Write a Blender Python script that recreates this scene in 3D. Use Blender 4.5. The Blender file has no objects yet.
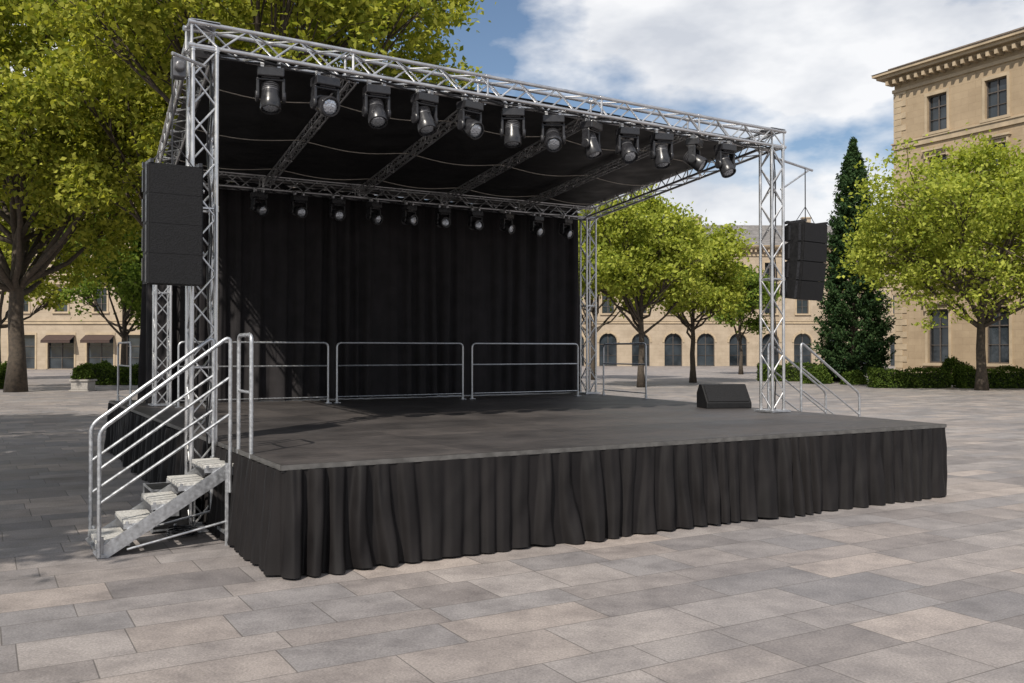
import bpy, math, random
import numpy as np
from mathutils import Vector, Matrix, Quaternion

random.seed(4)
scene = bpy.context.scene
COL = scene.collection

# ------------------------------------------------------------------ helpers
def S(u, v, z=0.0):
    """stage frame -> world (u along the front edge, v towards the back)"""
    return Vector((-2.035 + .866*u - .5*v, 8.14 + .5*u + .866*v, z))
U = Vector((.866, .5, 0)); V = Vector((-.5, .866, 0)); Z = Vector((0, 0, 1))
RS = math.radians(30)

def empty(name, loc=(0, 0, 0), rot=0.0):
    e = bpy.data.objects.new(name, None)
    e.empty_display_size = .3
    e.location = loc; e.rotation_euler = (0, 0, rot)
    COL.objects.link(e)
    return e

class MB:
    def __init__(s): s.v = []; s.f = []
    def add(s, vs, fs):
        o = len(s.v); s.v.extend([tuple(p) for p in vs]); s.f.extend([tuple(i+o for i in f) for f in fs])
    def quad(s, a, b, c, d): s.add([a, b, c, d], [(0, 1, 2, 3)])
    def box(s, c, size, ax=None):
        c = Vector(c); a, b, d = [x/2 for x in size]
        if ax is None: X, Y, W = Vector((1, 0, 0)), Vector((0, 1, 0)), Vector((0, 0, 1))
        else: X, Y, W = ax
        vs = [c + X*(a*i) + Y*(b*j) + W*(d*k) for k in (-1, 1) for j in (-1, 1) for i in (-1, 1)]
        s.add(vs, [(0, 2, 3, 1), (4, 5, 7, 6), (0, 1, 5, 4), (2, 6, 7, 3), (0, 4, 6, 2), (1, 3, 7, 5)])
    def bx(s, x0, x1, y0, y1, z0, z1):
        s.box(((x0+x1)/2, (y0+y1)/2, (z0+z1)/2), (abs(x1-x0), abs(y1-y0), abs(z1-z0)))
    def sweep(s, pts, r, n=8, cap=True):
        pts = [Vector(p) for p in pts]; m = len(pts)
        rs = r if isinstance(r, (list, tuple)) else [r]*m
        vs = []; up = None
        for i, p in enumerate(pts):
            t = (pts[min(i+1, m-1)] - pts[max(i-1, 0)]).normalized()
            if up is None:
                up = Vector((0, 0, 1)) if abs(t.z) < .9 else Vector((1, 0, 0))
            a = (up - t*up.dot(t))
            if a.length < 1e-4: a = t.orthogonal()
            a.normalize(); b = t.cross(a); up = a
            for k in range(n):
                th = 2*math.pi*k/n
                vs.append(p + (a*math.cos(th) + b*math.sin(th))*rs[i])
        fs = []
        for i in range(m-1):
            for k in range(n):
                k2 = (k+1) % n
                fs.append((i*n+k, i*n+k2, (i+1)*n+k2, (i+1)*n+k))
        if cap:
            fs.append(tuple(range(n))[::-1]); fs.append(tuple((m-1)*n+k for k in range(n)))
        s.add(vs, fs)
    def tube(s, a, b, r, n=8): s.sweep([a, b], r, n)
    def lathe(s, o, d, prof, n=24):
        o = Vector(o); d = Vector(d).normalized(); a = d.orthogonal().normalized(); b = d.cross(a)
        vs = []
        for t, r in prof:
            for k in range(n):
                th = 2*math.pi*k/n
                vs.append(o + d*t + (a*math.cos(th)+b*math.sin(th))*r)
        fs = []
        m = len(prof)
        for i in range(m-1):
            for k in range(n):
                k2 = (k+1) % n
                fs.append((i*n+k, i*n+k2, (i+1)*n+k2, (i+1)*n+k))
        fs.append(tuple(range(n))[::-1]); fs.append(tuple((m-1)*n+k for k in range(n)))
        s.add(vs, fs)
    def build(s, name, mat, parent=None, loc=None, smooth=False, bevel=0, auto=False):
        me = bpy.data.meshes.new(name)
        me.from_pydata(s.v, [], s.f); me.materials.append(mat)
        if smooth or auto:
            me.polygons.foreach_set('use_smooth', [True]*len(me.polygons))
            if auto:
                try: me.set_sharp_from_angle(angle=math.radians(40))
                except Exception: pass
        ob = bpy.data.objects.new(name, me); COL.objects.link(ob)
        if parent:
            ob.parent = parent
            if loc is not None: ob.matrix_parent_inverse = Matrix.Translation(-Vector(loc))
        if bevel:
            m = ob.modifiers.new('bevel', 'BEVEL'); m.width = bevel; m.segments = 2; m.limit_method = 'ANGLE'
        return ob

def fillet(pts, rad, n=5):
    pts = [Vector(p) for p in pts]; out = [pts[0]]
    for i in range(1, len(pts)-1):
        p = pts[i]; a = (pts[i-1]-p); b = (pts[i+1]-p)
        r = min(rad, a.length*.45, b.length*.45)
        p0 = p + a.normalized()*r; p1 = p + b.normalized()*r
        for k in range(n+1):
            t = k/n
            out.append(p0*(1-t)**2 + p*2*t*(1-t) + p1*t*t)
    out.append(pts[-1]); return out

# ------------------------------------------------------------------ materials
def newmat(name):
    m = bpy.data.materials.new(name); m.use_nodes = True
    nt = m.node_tree
    for n in list(nt.nodes): nt.nodes.remove(n)
    out = nt.nodes.new('ShaderNodeOutputMaterial')
    return m, nt, out
class G:
    def __init__(s, nt): s.nt = nt
    def n(s, t, **kw):
        nd = s.nt.nodes.new(t)
        for k, v in kw.items():
            if k.startswith('_'): setattr(nd, k[1:], v)
            else: s.set(nd, k, v)
        return nd
    def set(s, nd, k, v):
        key = k.replace('__', ' ')
        sock = nd.inputs[int(key[1:])] if key[0] == 'i' and key[1:].isdigit() else nd.inputs[key]
        if hasattr(v, 'is_linked') or isinstance(v, bpy.types.NodeSocket): s.nt.links.new(v, sock)
        else: sock.default_value = v
    def m(s, op, a, b=None, c=None):
        nd = s.nt.nodes.new('ShaderNodeMath'); nd.operation = op
        s.set(nd, 'i0', a)
        if b is not None: s.set(nd, 'i1', b)
        if c is not None: s.set(nd, 'i2', c)
        return nd.outputs[0]
    def mix(s, fac, a, b, bt='MIX'):
        nd = s.nt.nodes.new('ShaderNodeMix'); nd.data_type = 'RGBA'; nd.blend_type = bt
        s.set(nd, 'i0', fac); s.set(nd, 'i6', a); s.set(nd, 'i7', b)
        return nd.outputs[2]
    def noise(s, vec, scale, detail=4, rough=.55):
        nd = s.nt.nodes.new('ShaderNodeTexNoise')
        if vec is not None: s.nt.links.new(vec, nd.inputs['Vector'])
        nd.inputs['Scale'].default_value = scale; nd.inputs['Detail'].default_value = detail
        nd.inputs['Roughness'].default_value = rough
        return nd.outputs[0]
    def ramp(s, fac, stops):
        nd = s.nt.nodes.new('ShaderNodeValToRGB'); s.nt.links.new(fac, nd.inputs[0])
        cr = nd.color_ramp
        while len(cr.elements) < len(stops): cr.elements.new(.5)
        for e, (p, c) in zip(cr.elements, stops):
            e.position = p; e.color = c if len(c) == 4 else (*c, 1)
        return nd.outputs[0]
    def mr(s, v, a, b, c, d):
        nd = s.nt.nodes.new('ShaderNodeMapRange'); s.nt.links.new(v, nd.inputs[0])
        for i, x in enumerate((a, b, c, d)): nd.inputs[i+1].default_value = x
        return nd.outputs[0]
    def bump(s, h, st=.3, dist=.01):
        nd = s.nt.nodes.new('ShaderNodeBump'); s.nt.links.new(h, nd.inputs['Height'])
        nd.inputs['Strength'].default_value = st; nd.inputs['Distance'].default_value = dist
        return nd.outputs[0]

def simple(name, col, rough=.6, metal=0., var=.25, nscale=8., sheen=0., bump=0., spec=.5, bscale=60):
    m, nt, out = newmat(name); g = G(nt)
    tc = nt.nodes.new('ShaderNodeTexCoord').outputs['Object']
    nz = g.noise(tc, nscale, 3)
    a = tuple(c*(1-var) for c in col)+(1,); b = tuple(min(1, c*(1+var)) for c in col)+(1,)
    c = g.ramp(nz, [(.3, a), (.7, b)])
    bs = g.n('ShaderNodeBsdfPrincipled')
    g.set(bs, 'Base Color', c); bs.inputs['Metallic'].default_value = metal
    r = g.mr(nz, .3, .7, max(0, rough-.12), min(1, rough+.12))
    g.set(bs, 'Roughness', r); bs.inputs['Specular IOR Level'].default_value = spec
    if sheen:
        bs.inputs['Sheen Weight'].default_value = sheen; bs.inputs['Sheen Roughness'].default_value = .5
    if bump: g.set(bs, 'Normal', g.bump(g.noise(tc, bscale, 3), bump, .01))
    nt.links.new(bs.outputs[0], out.inputs[0])
    return m

M_alu = simple('aluminium_tube', (.56, .56, .57), .34, .9, .16, 5)
M_galv = simple('galvanised_steel', (.48, .49, .51), .42, .85, .2, 25)
M_black = simple('black_cabinet', (.009, .009, .010), .6, 0, .3, 20, bump=.15, spec=.3)
M_plastic = simple('black_plastic', (.022, .022, .025), .3, 0, .2, 12)
M_grey = simple('grey_plastic', (.13, .13, .14), .35, .3, .2, 12)
M_fabric = simple('black_molton', (.024, .022, .0235), .9, 0, .3, 3, bump=.2, bscale=160, spec=.2)
M_skirt = simple('black_skirt_fabric', (.0095, .0082, .0087), .66, 0, .3, 2.2, bump=.15, bscale=200, spec=.24)
M_roof_fab = simple('black_roof_tarp', (.012, .012, .013), .6, 0, .3, 2, spec=.3)
M_tread = simple('stair_tread_grating', (.44, .43, .41), .7, .1, .4, 45, bump=.3)
M_rope = simple('pale_strap', (.42, .39, .35), .8)
M_bark = simple('bark', (.062, .048, .036), .9, 0, .5, 7, bump=.8, bscale=12)
M_slate = simple('slate_roof', (.19, .18, .175), .7, 0, .3, 1.5, bump=.4, bscale=6)
M_tile = simple('tile_roof', (.17, .135, .11), .75, 0, .35, 1.5, bump=.6, bscale=6)
M_frame = simple('window_frame', (.09, .075, .065), .5)
M_soil = simple('soil', (.07, .055, .04), .95, 0, .5, 6)
M_hedgecore = simple('hedge_twigs', (.02, .028, .012), .95, 0, .5, 10)
M_kerb = simple('kerb_granite', (.30, .28, .26), .8, 0, .2, 12, bump=.3)
M_awn = simple('awning_canvas', (.05, .03, .025), .85, 0, .2, 4)

def m_lens():
    m, nt, out = newmat('lamp_lens'); g = G(nt)
    bs = g.n('ShaderNodeBsdfPrincipled'); bs.inputs['Base Color'].default_value = (.46, .49, .54, 1)
    bs.inputs['Metallic'].default_value = .7; bs.inputs['Roughness'].default_value = .15
    tc = nt.nodes.new('ShaderNodeTexCoord').outputs['Object']
    vo = nt.nodes.new('ShaderNodeTexVoronoi'); vo.inputs['Scale'].default_value = 40
    nt.links.new(tc, vo.inputs['Vector'])
    g.set(bs, 'Normal', g.bump(vo.outputs[0], .6, .01))
    nt.links.new(bs.outputs[0], out.inputs[0]); return m
M_lens = m_lens()

def m_glass():
    m, nt, out = newmat('window_glass'); g = G(nt)
    tc = nt.nodes.new('ShaderNodeTexCoord').outputs['Object']
    c = g.ramp(g.noise(tc, .45, 2), [(.35, (.010, .014, .018, 1)), (.65, (.04, .05, .06, 1))])
    bs = g.n('ShaderNodeBsdfPrincipled'); g.set(bs, 'Base Color', c); bs.inputs['Roughness'].default_value = .06
    g.set(bs, 'Normal', g.bump(g.noise(tc, 1.2, 2), .15, .05))
    nt.links.new(bs.outputs[0], out.inputs[0]); return m
M_glass = m_glass()

def m_grille():
    m, nt, out = newmat('speaker_grille'); g = G(nt)
    tc = nt.nodes.new('ShaderNodeTexCoord').outputs['Object']
    vo = nt.nodes.new('ShaderNodeTexVoronoi'); vo.inputs['Scale'].default_value = 70
    nt.links.new(tc, vo.inputs['Vector'])
    c = g.ramp(vo.outputs[0], [(.15, (.003, .003, .003, 1)), (.5, (.012, .012, .0135, 1))])
    bs = g.n('ShaderNodeBsdfPrincipled'); g.set(bs, 'Base Color', c)
    bs.inputs['Roughness'].default_value = .65; bs.inputs['Specular IOR Level'].default_value = .25
    g.set(bs, 'Normal', g.bump(vo.outputs[0], .5, .005))
    nt.links.new(bs.outputs[0], out.inputs[0]); return m
M_grille = m_grille()

def m_stone(name, base):
    m, nt, out = newmat(name); g = G(nt)
    tc = nt.nodes.new('ShaderNodeTexCoord').outputs['Object']
    sp = g.n('ShaderNodeSeparateXYZ'); nt.links.new(tc, sp.inputs[0])
    xx = g.m('ADD', sp.outputs[0], sp.outputs[1])
    cb = g.n('ShaderNodeCombineXYZ'); g.set(cb, 'i0', xx); g.set(cb, 'i1', sp.outputs[2])
    br = nt.nodes.new('ShaderNodeTexBrick'); nt.links.new(cb.outputs[0], br.inputs['Vector'])
    br.inputs['Scale'].default_value = 1.0
    br.inputs['Brick Width'].default_value = 1.1; br.inputs['Row Height'].default_value = .5
    br.inputs['Mortar Size'].default_value = .012; br.inputs['Mortar Smooth'].default_value = .3
    b = base
    br.inputs['Color1'].default_value = (b[0]*.95, b[1]*.94, b[2]*.93, 1)
    br.inputs['Color2'].default_value = (b[0]*1.04, b[1]*1.04, b[2]*1.04, 1)
    br.inputs['Mortar'].default_value = (b[0]*.84, b[1]*.82, b[2]*.80, 1)
    st = g.ramp(g.noise(tc, .5, 6, .65), [(.3, (.72, .70, .68, 1)), (.62, (1, 1, 1, 1))])
    c = g.mix(.85, br.outputs[0], st, 'MULTIPLY')
    bs = g.n('ShaderNodeBsdfPrincipled'); g.set(bs, 'Base Color', c); bs.inputs['Roughness'].default_value = .85
    g.set(bs, 'Normal', g.bump(g.m('MULTIPLY', br.outputs[1], -1.0), .4, .02))
    nt.links.new(bs.outputs[0], out.inputs[0]); return m
M_stone = m_stone('sandstone_wall', (.37, .285, .190))
M_trim = simple('sandstone_trim', (.385, .305, .21), .8, 0, .16, 1.2)
M_stone2 = m_stone('limestone_wall', (.40, .33, .25))

def m_paving():
    m, nt, out = newmat('stone_paving'); g = G(nt)
    tc = nt.nodes.new('ShaderNodeTexCoord').outputs['Object']
    mp = nt.nodes.new('ShaderNodeMapping'); nt.links.new(tc, mp.inputs[0]); mp.inputs['Rotation'].default_value = (0, 0, -RS)
    sp = g.n('ShaderNodeSeparateXYZ'); nt.links.new(mp.outputs[0], sp.inputs[0])
    X, Y = sp.outputs[0], sp.outputs[1]
    # three alternating course heights: .40, .62, .50 m
    PER = 1.52
    yy = g.m('DIVIDE', g.m('ADD', Y, 500.), PER); kk = g.m('FLOOR', yy); p = g.m('MULTIPLY', g.m('FRACT', yy), PER)
    sA = g.m('GREATER_THAN', p, .40); sB = g.m('GREATER_THAN', p, 1.02)
    loc_ = g.m('SUBTRACT', g.m('SUBTRACT', p, g.m('MULTIPLY', sA, .40)), g.m('MULTIPLY', sB, .62))
    RHs = g.m('SUBTRACT', g.m('ADD', .40, g.m('MULTIPLY', sA, .22)), g.m('MULTIPLY', sB, .12))
    row = g.m('ADD', g.m('MULTIPLY', kk, 3.), g.m('ADD', sA, sB))
    wn = nt.nodes.new('ShaderNodeTexWhiteNoise'); wn.noise_dimensions = '1D'; nt.links.new(row, wn.inputs['W'])
    sc = nt.nodes.new('ShaderNodeSeparateColor'); nt.links.new(wn.outputs['Color'], sc.inputs[0])
    W = g.m('ADD', .60, g.m('MULTIPLY', sc.outputs[0], .62))
    xr = g.m('DIVIDE', g.m('ADD', g.m('ADD', X, 500.), g.m('MULTIPLY', sc.outputs[1], 3.)), W)
    colm = g.m('FLOOR', xr); fx = g.m('FRACT', xr)
    cb = g.n('ShaderNodeCombineXYZ'); g.set(cb, 'i0', colm); g.set(cb, 'i1', row)
    w2 = nt.nodes.new('ShaderNodeTexWhiteNoise'); w2.noise_dimensions = '2D'; nt.links.new(cb.outputs[0], w2.inputs['Vector'])
    s2 = nt.nodes.new('ShaderNodeSeparateColor'); nt.links.new(w2.outputs['Color'], s2.inputs[0])
    tone = g.ramp(s2.outputs[0], [(0, (.185, .172, .172, 1)), (.35, (.245, .222, .213, 1)), (.7, (.285, .254, .238, 1)), (1, (.375, .328, .298, 1))])
    grey = g.mix(g.m('MULTIPLY', s2.outputs[1], .6), tone, (.232, .232, .243, 1))
    dx = g.m('MULTIPLY', g.m('MINIMUM', fx, g.m('SUBTRACT', 1., fx)), W)
    dy = g.m('MINIMUM', loc_, g.m('SUBTRACT', RHs, loc_))
    d = g.m('MINIMUM', dx, dy)
    mid_n = g.noise(tc, 2.3, 7, .72)
    joint = g.mr(g.m('ADD', d, g.m('MULTIPLY', mid_n, .006)), .0045, .0095, 0., 1.)
    big = g.ramp(g.noise(tc, .22, 4, .6), [(.3, (.78, .78, .80, 1)), (.65, (1.06, 1.04, 1.02, 1))])
    mid = g.ramp(mid_n, [(.28, (.66, .65, .66, 1)), (.6, (1.10, 1.09, 1.08, 1))])
    fn = g.noise(tc, 55, 3, .75)
    fine = g.ramp(fn, [(.3, (.66, .66, .66, 1)), (.7, (1.28, 1.28, 1.28, 1))])
    c = g.mix(1., grey, big, 'MULTIPLY'); c = g.mix(1., c, mid, 'MULTIPLY'); c = g.mix(1., c, fine, 'MULTIPLY')
    vo = nt.nodes.new('ShaderNodeTexVoronoi'); vo.inputs['Scale'].default_value = 1.7; nt.links.new(tc, vo.inputs['Vector'])
    spot = g.mr(vo.outputs[0], .018, .03, .62, 1.)
    cs = g.n('ShaderNodeCombineXYZ'); [g.set(cs, 'i%d' % i, spot) for i in range(3)]
    c = g.mix(1., c, cs.outputs[0], 'MULTIPLY')
    c = g.mix(joint, (.10, .09, .085, 1), c)
    bs = g.n('ShaderNodeBsdfPrincipled'); g.set(bs, 'Base Color', c)
    g.set(bs, 'Roughness', g.mr(mid_n, .3, .7, .5, .78))
    bs.inputs['Specular IOR Level'].default_value = .4
    h = g.m('ADD', g.m('MULTIPLY', joint, .6), g.m('ADD', g.m('MULTIPLY', fn, .3), g.m('MULTIPLY', s2.outputs[2], .12)))
    g.set(bs, 'Normal', g.bump(h, .45, .008))
    nt.links.new(bs.outputs[0], out.inputs[0]); return m
M_pave = m_paving()

def m_deck():
    m, nt, out = newmat('stage_deck_ply'); g = G(nt)
    tc = nt.nodes.new('ShaderNodeTexCoord').outputs['Object']
    mp = nt.nodes.new('ShaderNodeMapping'); nt.links.new(tc, mp.inputs[0])
    mp.inputs['Rotation'].default_value = (0, 0, -RS)
    sp = g.n('ShaderNodeSeparateXYZ'); nt.links.new(mp.outputs[0], sp.inputs[0])
    u = g.m('ADD', sp.outputs[0], 500-2.308); v = g.m('ADD', sp.outputs[1], 500-8.07)
    fu = g.m('FRACT', g.m('DIVIDE', u, 2.0)); fv = g.m('FRACT', v)
    du = g.m('MULTIPLY', g.m('MINIMUM', fu, g.m('SUBTRACT', 1., fu)), 2.0)
    dv = g.m('MINIMUM', fv, g.m('SUBTRACT', 1., fv))
    j = g.mr(g.m('MINIMUM', du, dv), .002, .006, .5, 1.)
    cb = g.n('ShaderNodeCombineXYZ'); g.set(cb, 'i0', g.m('FLOOR', g.m('DIVIDE', u, 2.0))); g.set(cb, 'i1', g.m('FLOOR', v))
    w2 = nt.nodes.new('ShaderNodeTexWhiteNoise'); w2.noise_dimensions = '2D'; nt.links.new(cb.outputs[0], w2.inputs['Vector'])
    base = g.ramp(w2.outputs[0], [(0, (.035, .0325, .033, 1)), (1, (.050, .0455, .045, 1))])
    ns = g.ramp(g.noise(tc, 1.1, 7, .68), [(.3, (.72, .72, .73, 1)), (.68, (1.35, 1.32, 1.28, 1))])
    m3 = nt.nodes.new('ShaderNodeMapping'); nt.links.new(mp.outputs[0], m3.inputs[0]); m3.inputs['Scale'].default_value = (1.2, 9, 1)
    sc = g.ramp(g.noise(m3.outputs[0], 2.5, 5, .7), [(.45, (1, 1, 1, 1)), (.75, (1.8, 1.7, 1.6, 1))])
    fn = g.noise(tc, 80, 2, .7)
    fine = g.ramp(fn, [(.3, (.8, .8, .8, 1)), (.7, (1.2, 1.2, 1.2, 1))])
    c = g.mix(1., base, ns, 'MULTIPLY'); c = g.mix(1., c, sc, 'MULTIPLY'); c = g.mix(1., c, fine, 'MULTIPLY')
    cj = g.n('ShaderNodeCombineXYZ'); [g.set(cj, 'i%d' % i, j) for i in range(3)]
    c = g.mix(1., c, cj.outputs[0], 'MULTIPLY')
    bs = g.n('ShaderNodeBsdfPrincipled'); g.set(bs, 'Base Color', c)
    g.set(bs, 'Roughness', g.mr(ns, .7, 1.3, .42, .66))
    bs.inputs['Specular IOR Level'].default_value = .4
    g.set(bs, 'Normal', g.bump(fn, .25, .004))
    nt.links.new(bs.outputs[0], out.inputs[0]); return m
M_deck = m_deck()

def m_leaf(name, dark, light, trans=.35):
    m, nt, out = newmat(name); g = G(nt)
    geo = nt.nodes.new('ShaderNodeNewGeometry')
    c = g.ramp(geo.outputs['Random Per Island'], [(.0, (*dark, 1)), (1., (*light, 1))])
    df = g.n('ShaderNodeBsdfDiffuse'); g.set(df, 'Color', c)
    tr = g.n('ShaderNodeBsdfTranslucent')
    tcx = g.mix(1., c, (1.3, 1.3, .55, 1), 'MULTIPLY'); g.set(tr, 'Color', tcx)
    mx = g.n('ShaderNodeMixShader'); mx.inputs[0].default_value = trans
    nt.links.new(df.outputs[0], mx.inputs[1]); nt.links.new(tr.outputs[0], mx.inputs[2])
    nt.links.new(mx.outputs[0], out.inputs[0]); return m
L_yg = m_leaf('leaves_yellow_green', (.16, .21, .035), (.46, .49, .10), .42)
L_olive = m_leaf('leaves_olive', (.13, .17, .03), (.45, .45, .09), .44)
L_green = m_leaf('leaves_green', (.07, .12, .025), (.23, .30, .06), .4)
L_con = m_leaf('conifer_needles', (.018, .040, .018), (.058, .098, .038), .15)
L_hedge = m_leaf('hedge_leaves', (.026, .05, .012), (.12, .17, .035), .25)

# ------------------------------------------------------------------ foliage
def leaf_mesh(name, P, L, Wd, rng, mat, parent, loc, upbias=.6):
    n = len(P)
    nr = rng.normal(size=(n, 3)); nr /= np.linalg.norm(nr, axis=1)[:, None]; nr[:, 2] += upbias
    nr /= np.linalg.norm(nr, axis=1)[:, None]
    t = rng.normal(size=(n, 3)); t -= nr*np.sum(t*nr, 1)[:, None]; t /= np.linalg.norm(t, axis=1)[:, None]
    b = np.cross(nr, t); s = rng.uniform(.6, 1.25, size=(n, 1))
    a = P - t*L*.5*s; c = P + t*L*.5*s; q = P + b*Wd*.5*s + nr*.1*L; r = P - b*Wd*.5*s + nr*.1*L
    vs = np.stack([a, q, c, r], 1).reshape(-1, 3).astype(np.float32)
    me = bpy.data.meshes.new(name)
    me.vertices.add(4*n); me.vertices.foreach_set('co', vs.ravel())
    me.loops.add(4*n); me.loops.foreach_set('vertex_index', np.arange(4*n, dtype=np.int32))
    me.polygons.add(n); me.polygons.foreach_set('loop_start', np.arange(0, 4*n, 4, dtype=np.int32))
    try: me.polygons.foreach_set('loop_total', np.full(n, 4, dtype=np.int32))
    except Exception: pass
    me.update(calc_edges=True); me.materials.append(mat)
    ob = bpy.data.objects.new(name, me); COL.objects.link(ob)
    ob.parent = parent
    return ob

def make_tree(x, y, h, R, z0, seed, mat, nleaf=30000, nlobes=16, L=.22, tr=.28, name='deciduous_tree', sig=.42):
    rng = np.random.default_rng(seed)
    e = empty(name, (x, y, 0))
    zc = (z0+h)/2; rz = (h-z0)/2
    lob = []
    for i in range(nlobes):
        th = 2*math.pi*(i*.618 % 1)+rng.uniform(-.3, .3)
        el = math.asin(min(.98, max(-.8, -0.8+1.75*(i+.5)/nlobes+rng.uniform(-.15, .15))))
        k = rng.uniform(.5, .86)
        c = np.array([math.cos(th)*math.cos(el)*R*k, math.sin(th)*math.cos(el)*R*k, zc+math.sin(el)*rz*k])
        lob.append((c, rng.uniform(.20, .36)*R))
    lob.append((np.array([0, 0, zc]), .34*R)); lob.append((np.array([0, 0, zc+rz*.55]), .32*R))
    w = np.array([l[1]**2 for l in lob]); w /= w.sum()
    per = 42; nc = nleaf//per
    idx = rng.choice(len(lob), nc, p=w)
    d = rng.normal(size=(nc, 3)); d /= np.linalg.norm(d, axis=1)[:, None]
    rad = rng.uniform(.45, 1.0, size=nc)**.6 * (1+rng.normal(size=nc)*.18)
    LC = np.array([l[0] for l in lob])[idx]; LR = np.array([l[1] for l in lob])[idx]
    C = LC + d*(LR*rad)[:, None]*np.array([1, 1, .8])
    cs = rng.uniform(.5, 1.3, size=nc)*sig
    P = np.repeat(C, per, 0) + rng.normal(size=(nc*per, 3))*np.repeat(cs, per)[:, None]*np.array([1, 1, .6])
    keep = P[:, 2] > z0*.6
    leaf_mesh('leaves', P[keep], L, L*.62, rng, mat, e, None)
    wd = MB()
    top = zc+rz*.35
    pts = []; rs = []
    N = 9
    wob = rng.normal(size=(N+1, 2))*.06*h/12
    for i in range(N+1):
        t = i/N
        pts.append((wob[i, 0]*t*2, wob[i, 1]*t*2, top*t - (.05 if i == 0 else 0)))
        rs.append(tr*(1.35 if i == 0 else 1.0)*(1-.8*t))
    wd.sweep(pts, rs, 12)
    tp = np.array(pts)
    for (c, lr) in lob[:-2]:
        f = min(.92, max(.3, (z0*.85+rng.uniform(0, .45)*(c[2]-z0*.6))/top))
        k = f*N; i0 = int(k); fr = k-i0
        s = tp[i0]*(1-fr)+tp[min(N, i0+1)]*fr
        if s[2] > c[2]-.2: s = tp[3]
        m1 = s*.5+c*.5+np.array([0, 0, -.05*h])+rng.normal(size=3)*.15
        q = []
        for j in range(8):
            t = j/7; q.append(s*(1-t)**2+m1*2*t*(1-t)+c*t*t + rng.normal(size=3)*.05*(0 < j < 7))
        r0 = tr*(1-.8*f)*.58
        wd.sweep(q, [r0*(1-t/7)+.03*t/7 for t in range(8)], 7, False)
        near = [kk for kk in range(nc) if np.linalg.norm(C[kk]-c) < lr*1.2][:12]
        for kk in near:
            mm = (c+C[kk])/2+rng.normal(size=3)*.12
            st = q[rng.integers(4, 8)]
            wd.sweep([st, (st+mm)/2, mm, C[kk]], [.035, .028, .02, .01], 4, False)
    wd.build('trunk_and_limbs', M_bark, e, None, smooth=True)
    return e

def make_conifer(x, y, h, R, seed):
    rng = np.random.default_rng(seed); e = empty('conifer_tree', (x, y, 0))
    P = []; wd = MB(); wd.sweep([(0, 0, -.05), (0, 0, h*.5), (0, 0, h*.98)], [.3, .18, .03], 10)
    nb = 1250
    for i in range(nb):
        t = ((i+.5)/nb)
        z = .7+(h-1.1)*t+rng.uniform(-.2, .2); th = i*2.39996+rng.uniform(-.4, .4)
        lay = .90+.10*math.sin(t*70+math.sin(th*2)*1.8)
        ln = (R*(1-t)**.62*rng.uniform(.74, 1.10)*lay+.05)*min(1., .7+t*3)*min(1, (1-t)*9+.15)
        dr = np.array([math.cos(th), math.sin(th), 0])
        n = int(12+52*ln/R)
        s = rng.uniform(.25, 1, size=n)**.6
        pz = z - (s**1.5)*ln*.22 + np.maximum(0, s-.75)*ln*1.0
        p = dr*(s*ln)[:, None]; p[:, 2] = pz
        side = np.array([-dr[1], dr[0], 0])
        p += side*(rng.normal(size=n)*.16*(1.15-s))[:, None]*1.2
        p += rng.normal(size=(n, 3))*.07
        P.append(p)
        if i % 5 == 0: wd.sweep([(0, 0, z), tuple(dr*ln*.85+np.array([0, 0, z-ln*.1]))], [.03, .01], 4, False)
    P = np.concatenate(P)
    leaf_mesh('needles', P, .25, .10, rng, L_con, e, None, .3)
    wd.build('trunk_and_branches', M_bark, e, None, smooth=True)

def make_hedge(x0, x1, y, w, h, seed, name='box_hedge', rot=0., mat=None):
    rng = np.random.default_rng(seed); l = x1-x0
    e = empty(name, ((x0+x1)/2, y, 0), rot)
    b = MB(); b.bx(-l/2+.15, l/2-.15, -w/2+.12, w/2-.12, 0, h-.14); b.build('twig_core', M_hedgecore, e)
    n = int(l*w*h*900)+900
    P = rng.uniform(-.5, .5, size=(n, 3))
    ax = rng.integers(0, 4, size=n); sg = np.where(rng.random(n) > .5, .5, -.5)
    P[ax == 0, 0] = sg[ax == 0]; P[ax == 1, 1] = sg[ax == 1]; P[ax == 3, 1] = -.5; P[ax == 2, 2] = .5
    P = P*np.array([l, w, h]); P[:, 2] += h/2
    bumpy = .08*np.sin(P[:, 0]*2.1+seed)+.06*np.sin(P[:, 0]*5.3)
    P[:, 2] += bumpy*(P[:, 2]/h); P += rng.normal(size=P.shape)*.055
    P[:, 2] = np.maximum(P[:, 2], .03)
    leaf_mesh('leaves', P, .13, .08, rng, mat or L_hedge, e, None, .5)

def make_bush(x, y, r, h, seed, mat=None, name='shrub', z=0):
    rng = np.random.default_rng(seed); e = empty(name, (x, y, z)); n = int(3500*r*h)+800
    d = rng.normal(size=(n, 3)); d /= np.linalg.norm(d, axis=1)[:, None]; d[:, 2] = np.abs(d[:, 2])
    k = rng.uniform(.5, 1, size=n)**.5
    lob = 1+.18*np.sin(d[:, 0]*5+seed)*np.cos(d[:, 1]*4+seed*2)
    P = d*(k*lob)[:, None]*np.array([r, r, h])+rng.normal(size=(n, 3))*.05
    P[:, 2] = np.maximum(P[:, 2], .05)
    leaf_mesh('leaves', P, .15, .08, rng, mat or L_hedge, e, None, .4)
    b = MB()
    for i in range(7):
        q = P[rng.integers(0, n)]; b.sweep([(0, 0, -.03), tuple(q*.5), tuple(q*.85)], [.03, .02, .01], 5)
    b.build('stems', M_bark, e)

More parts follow.
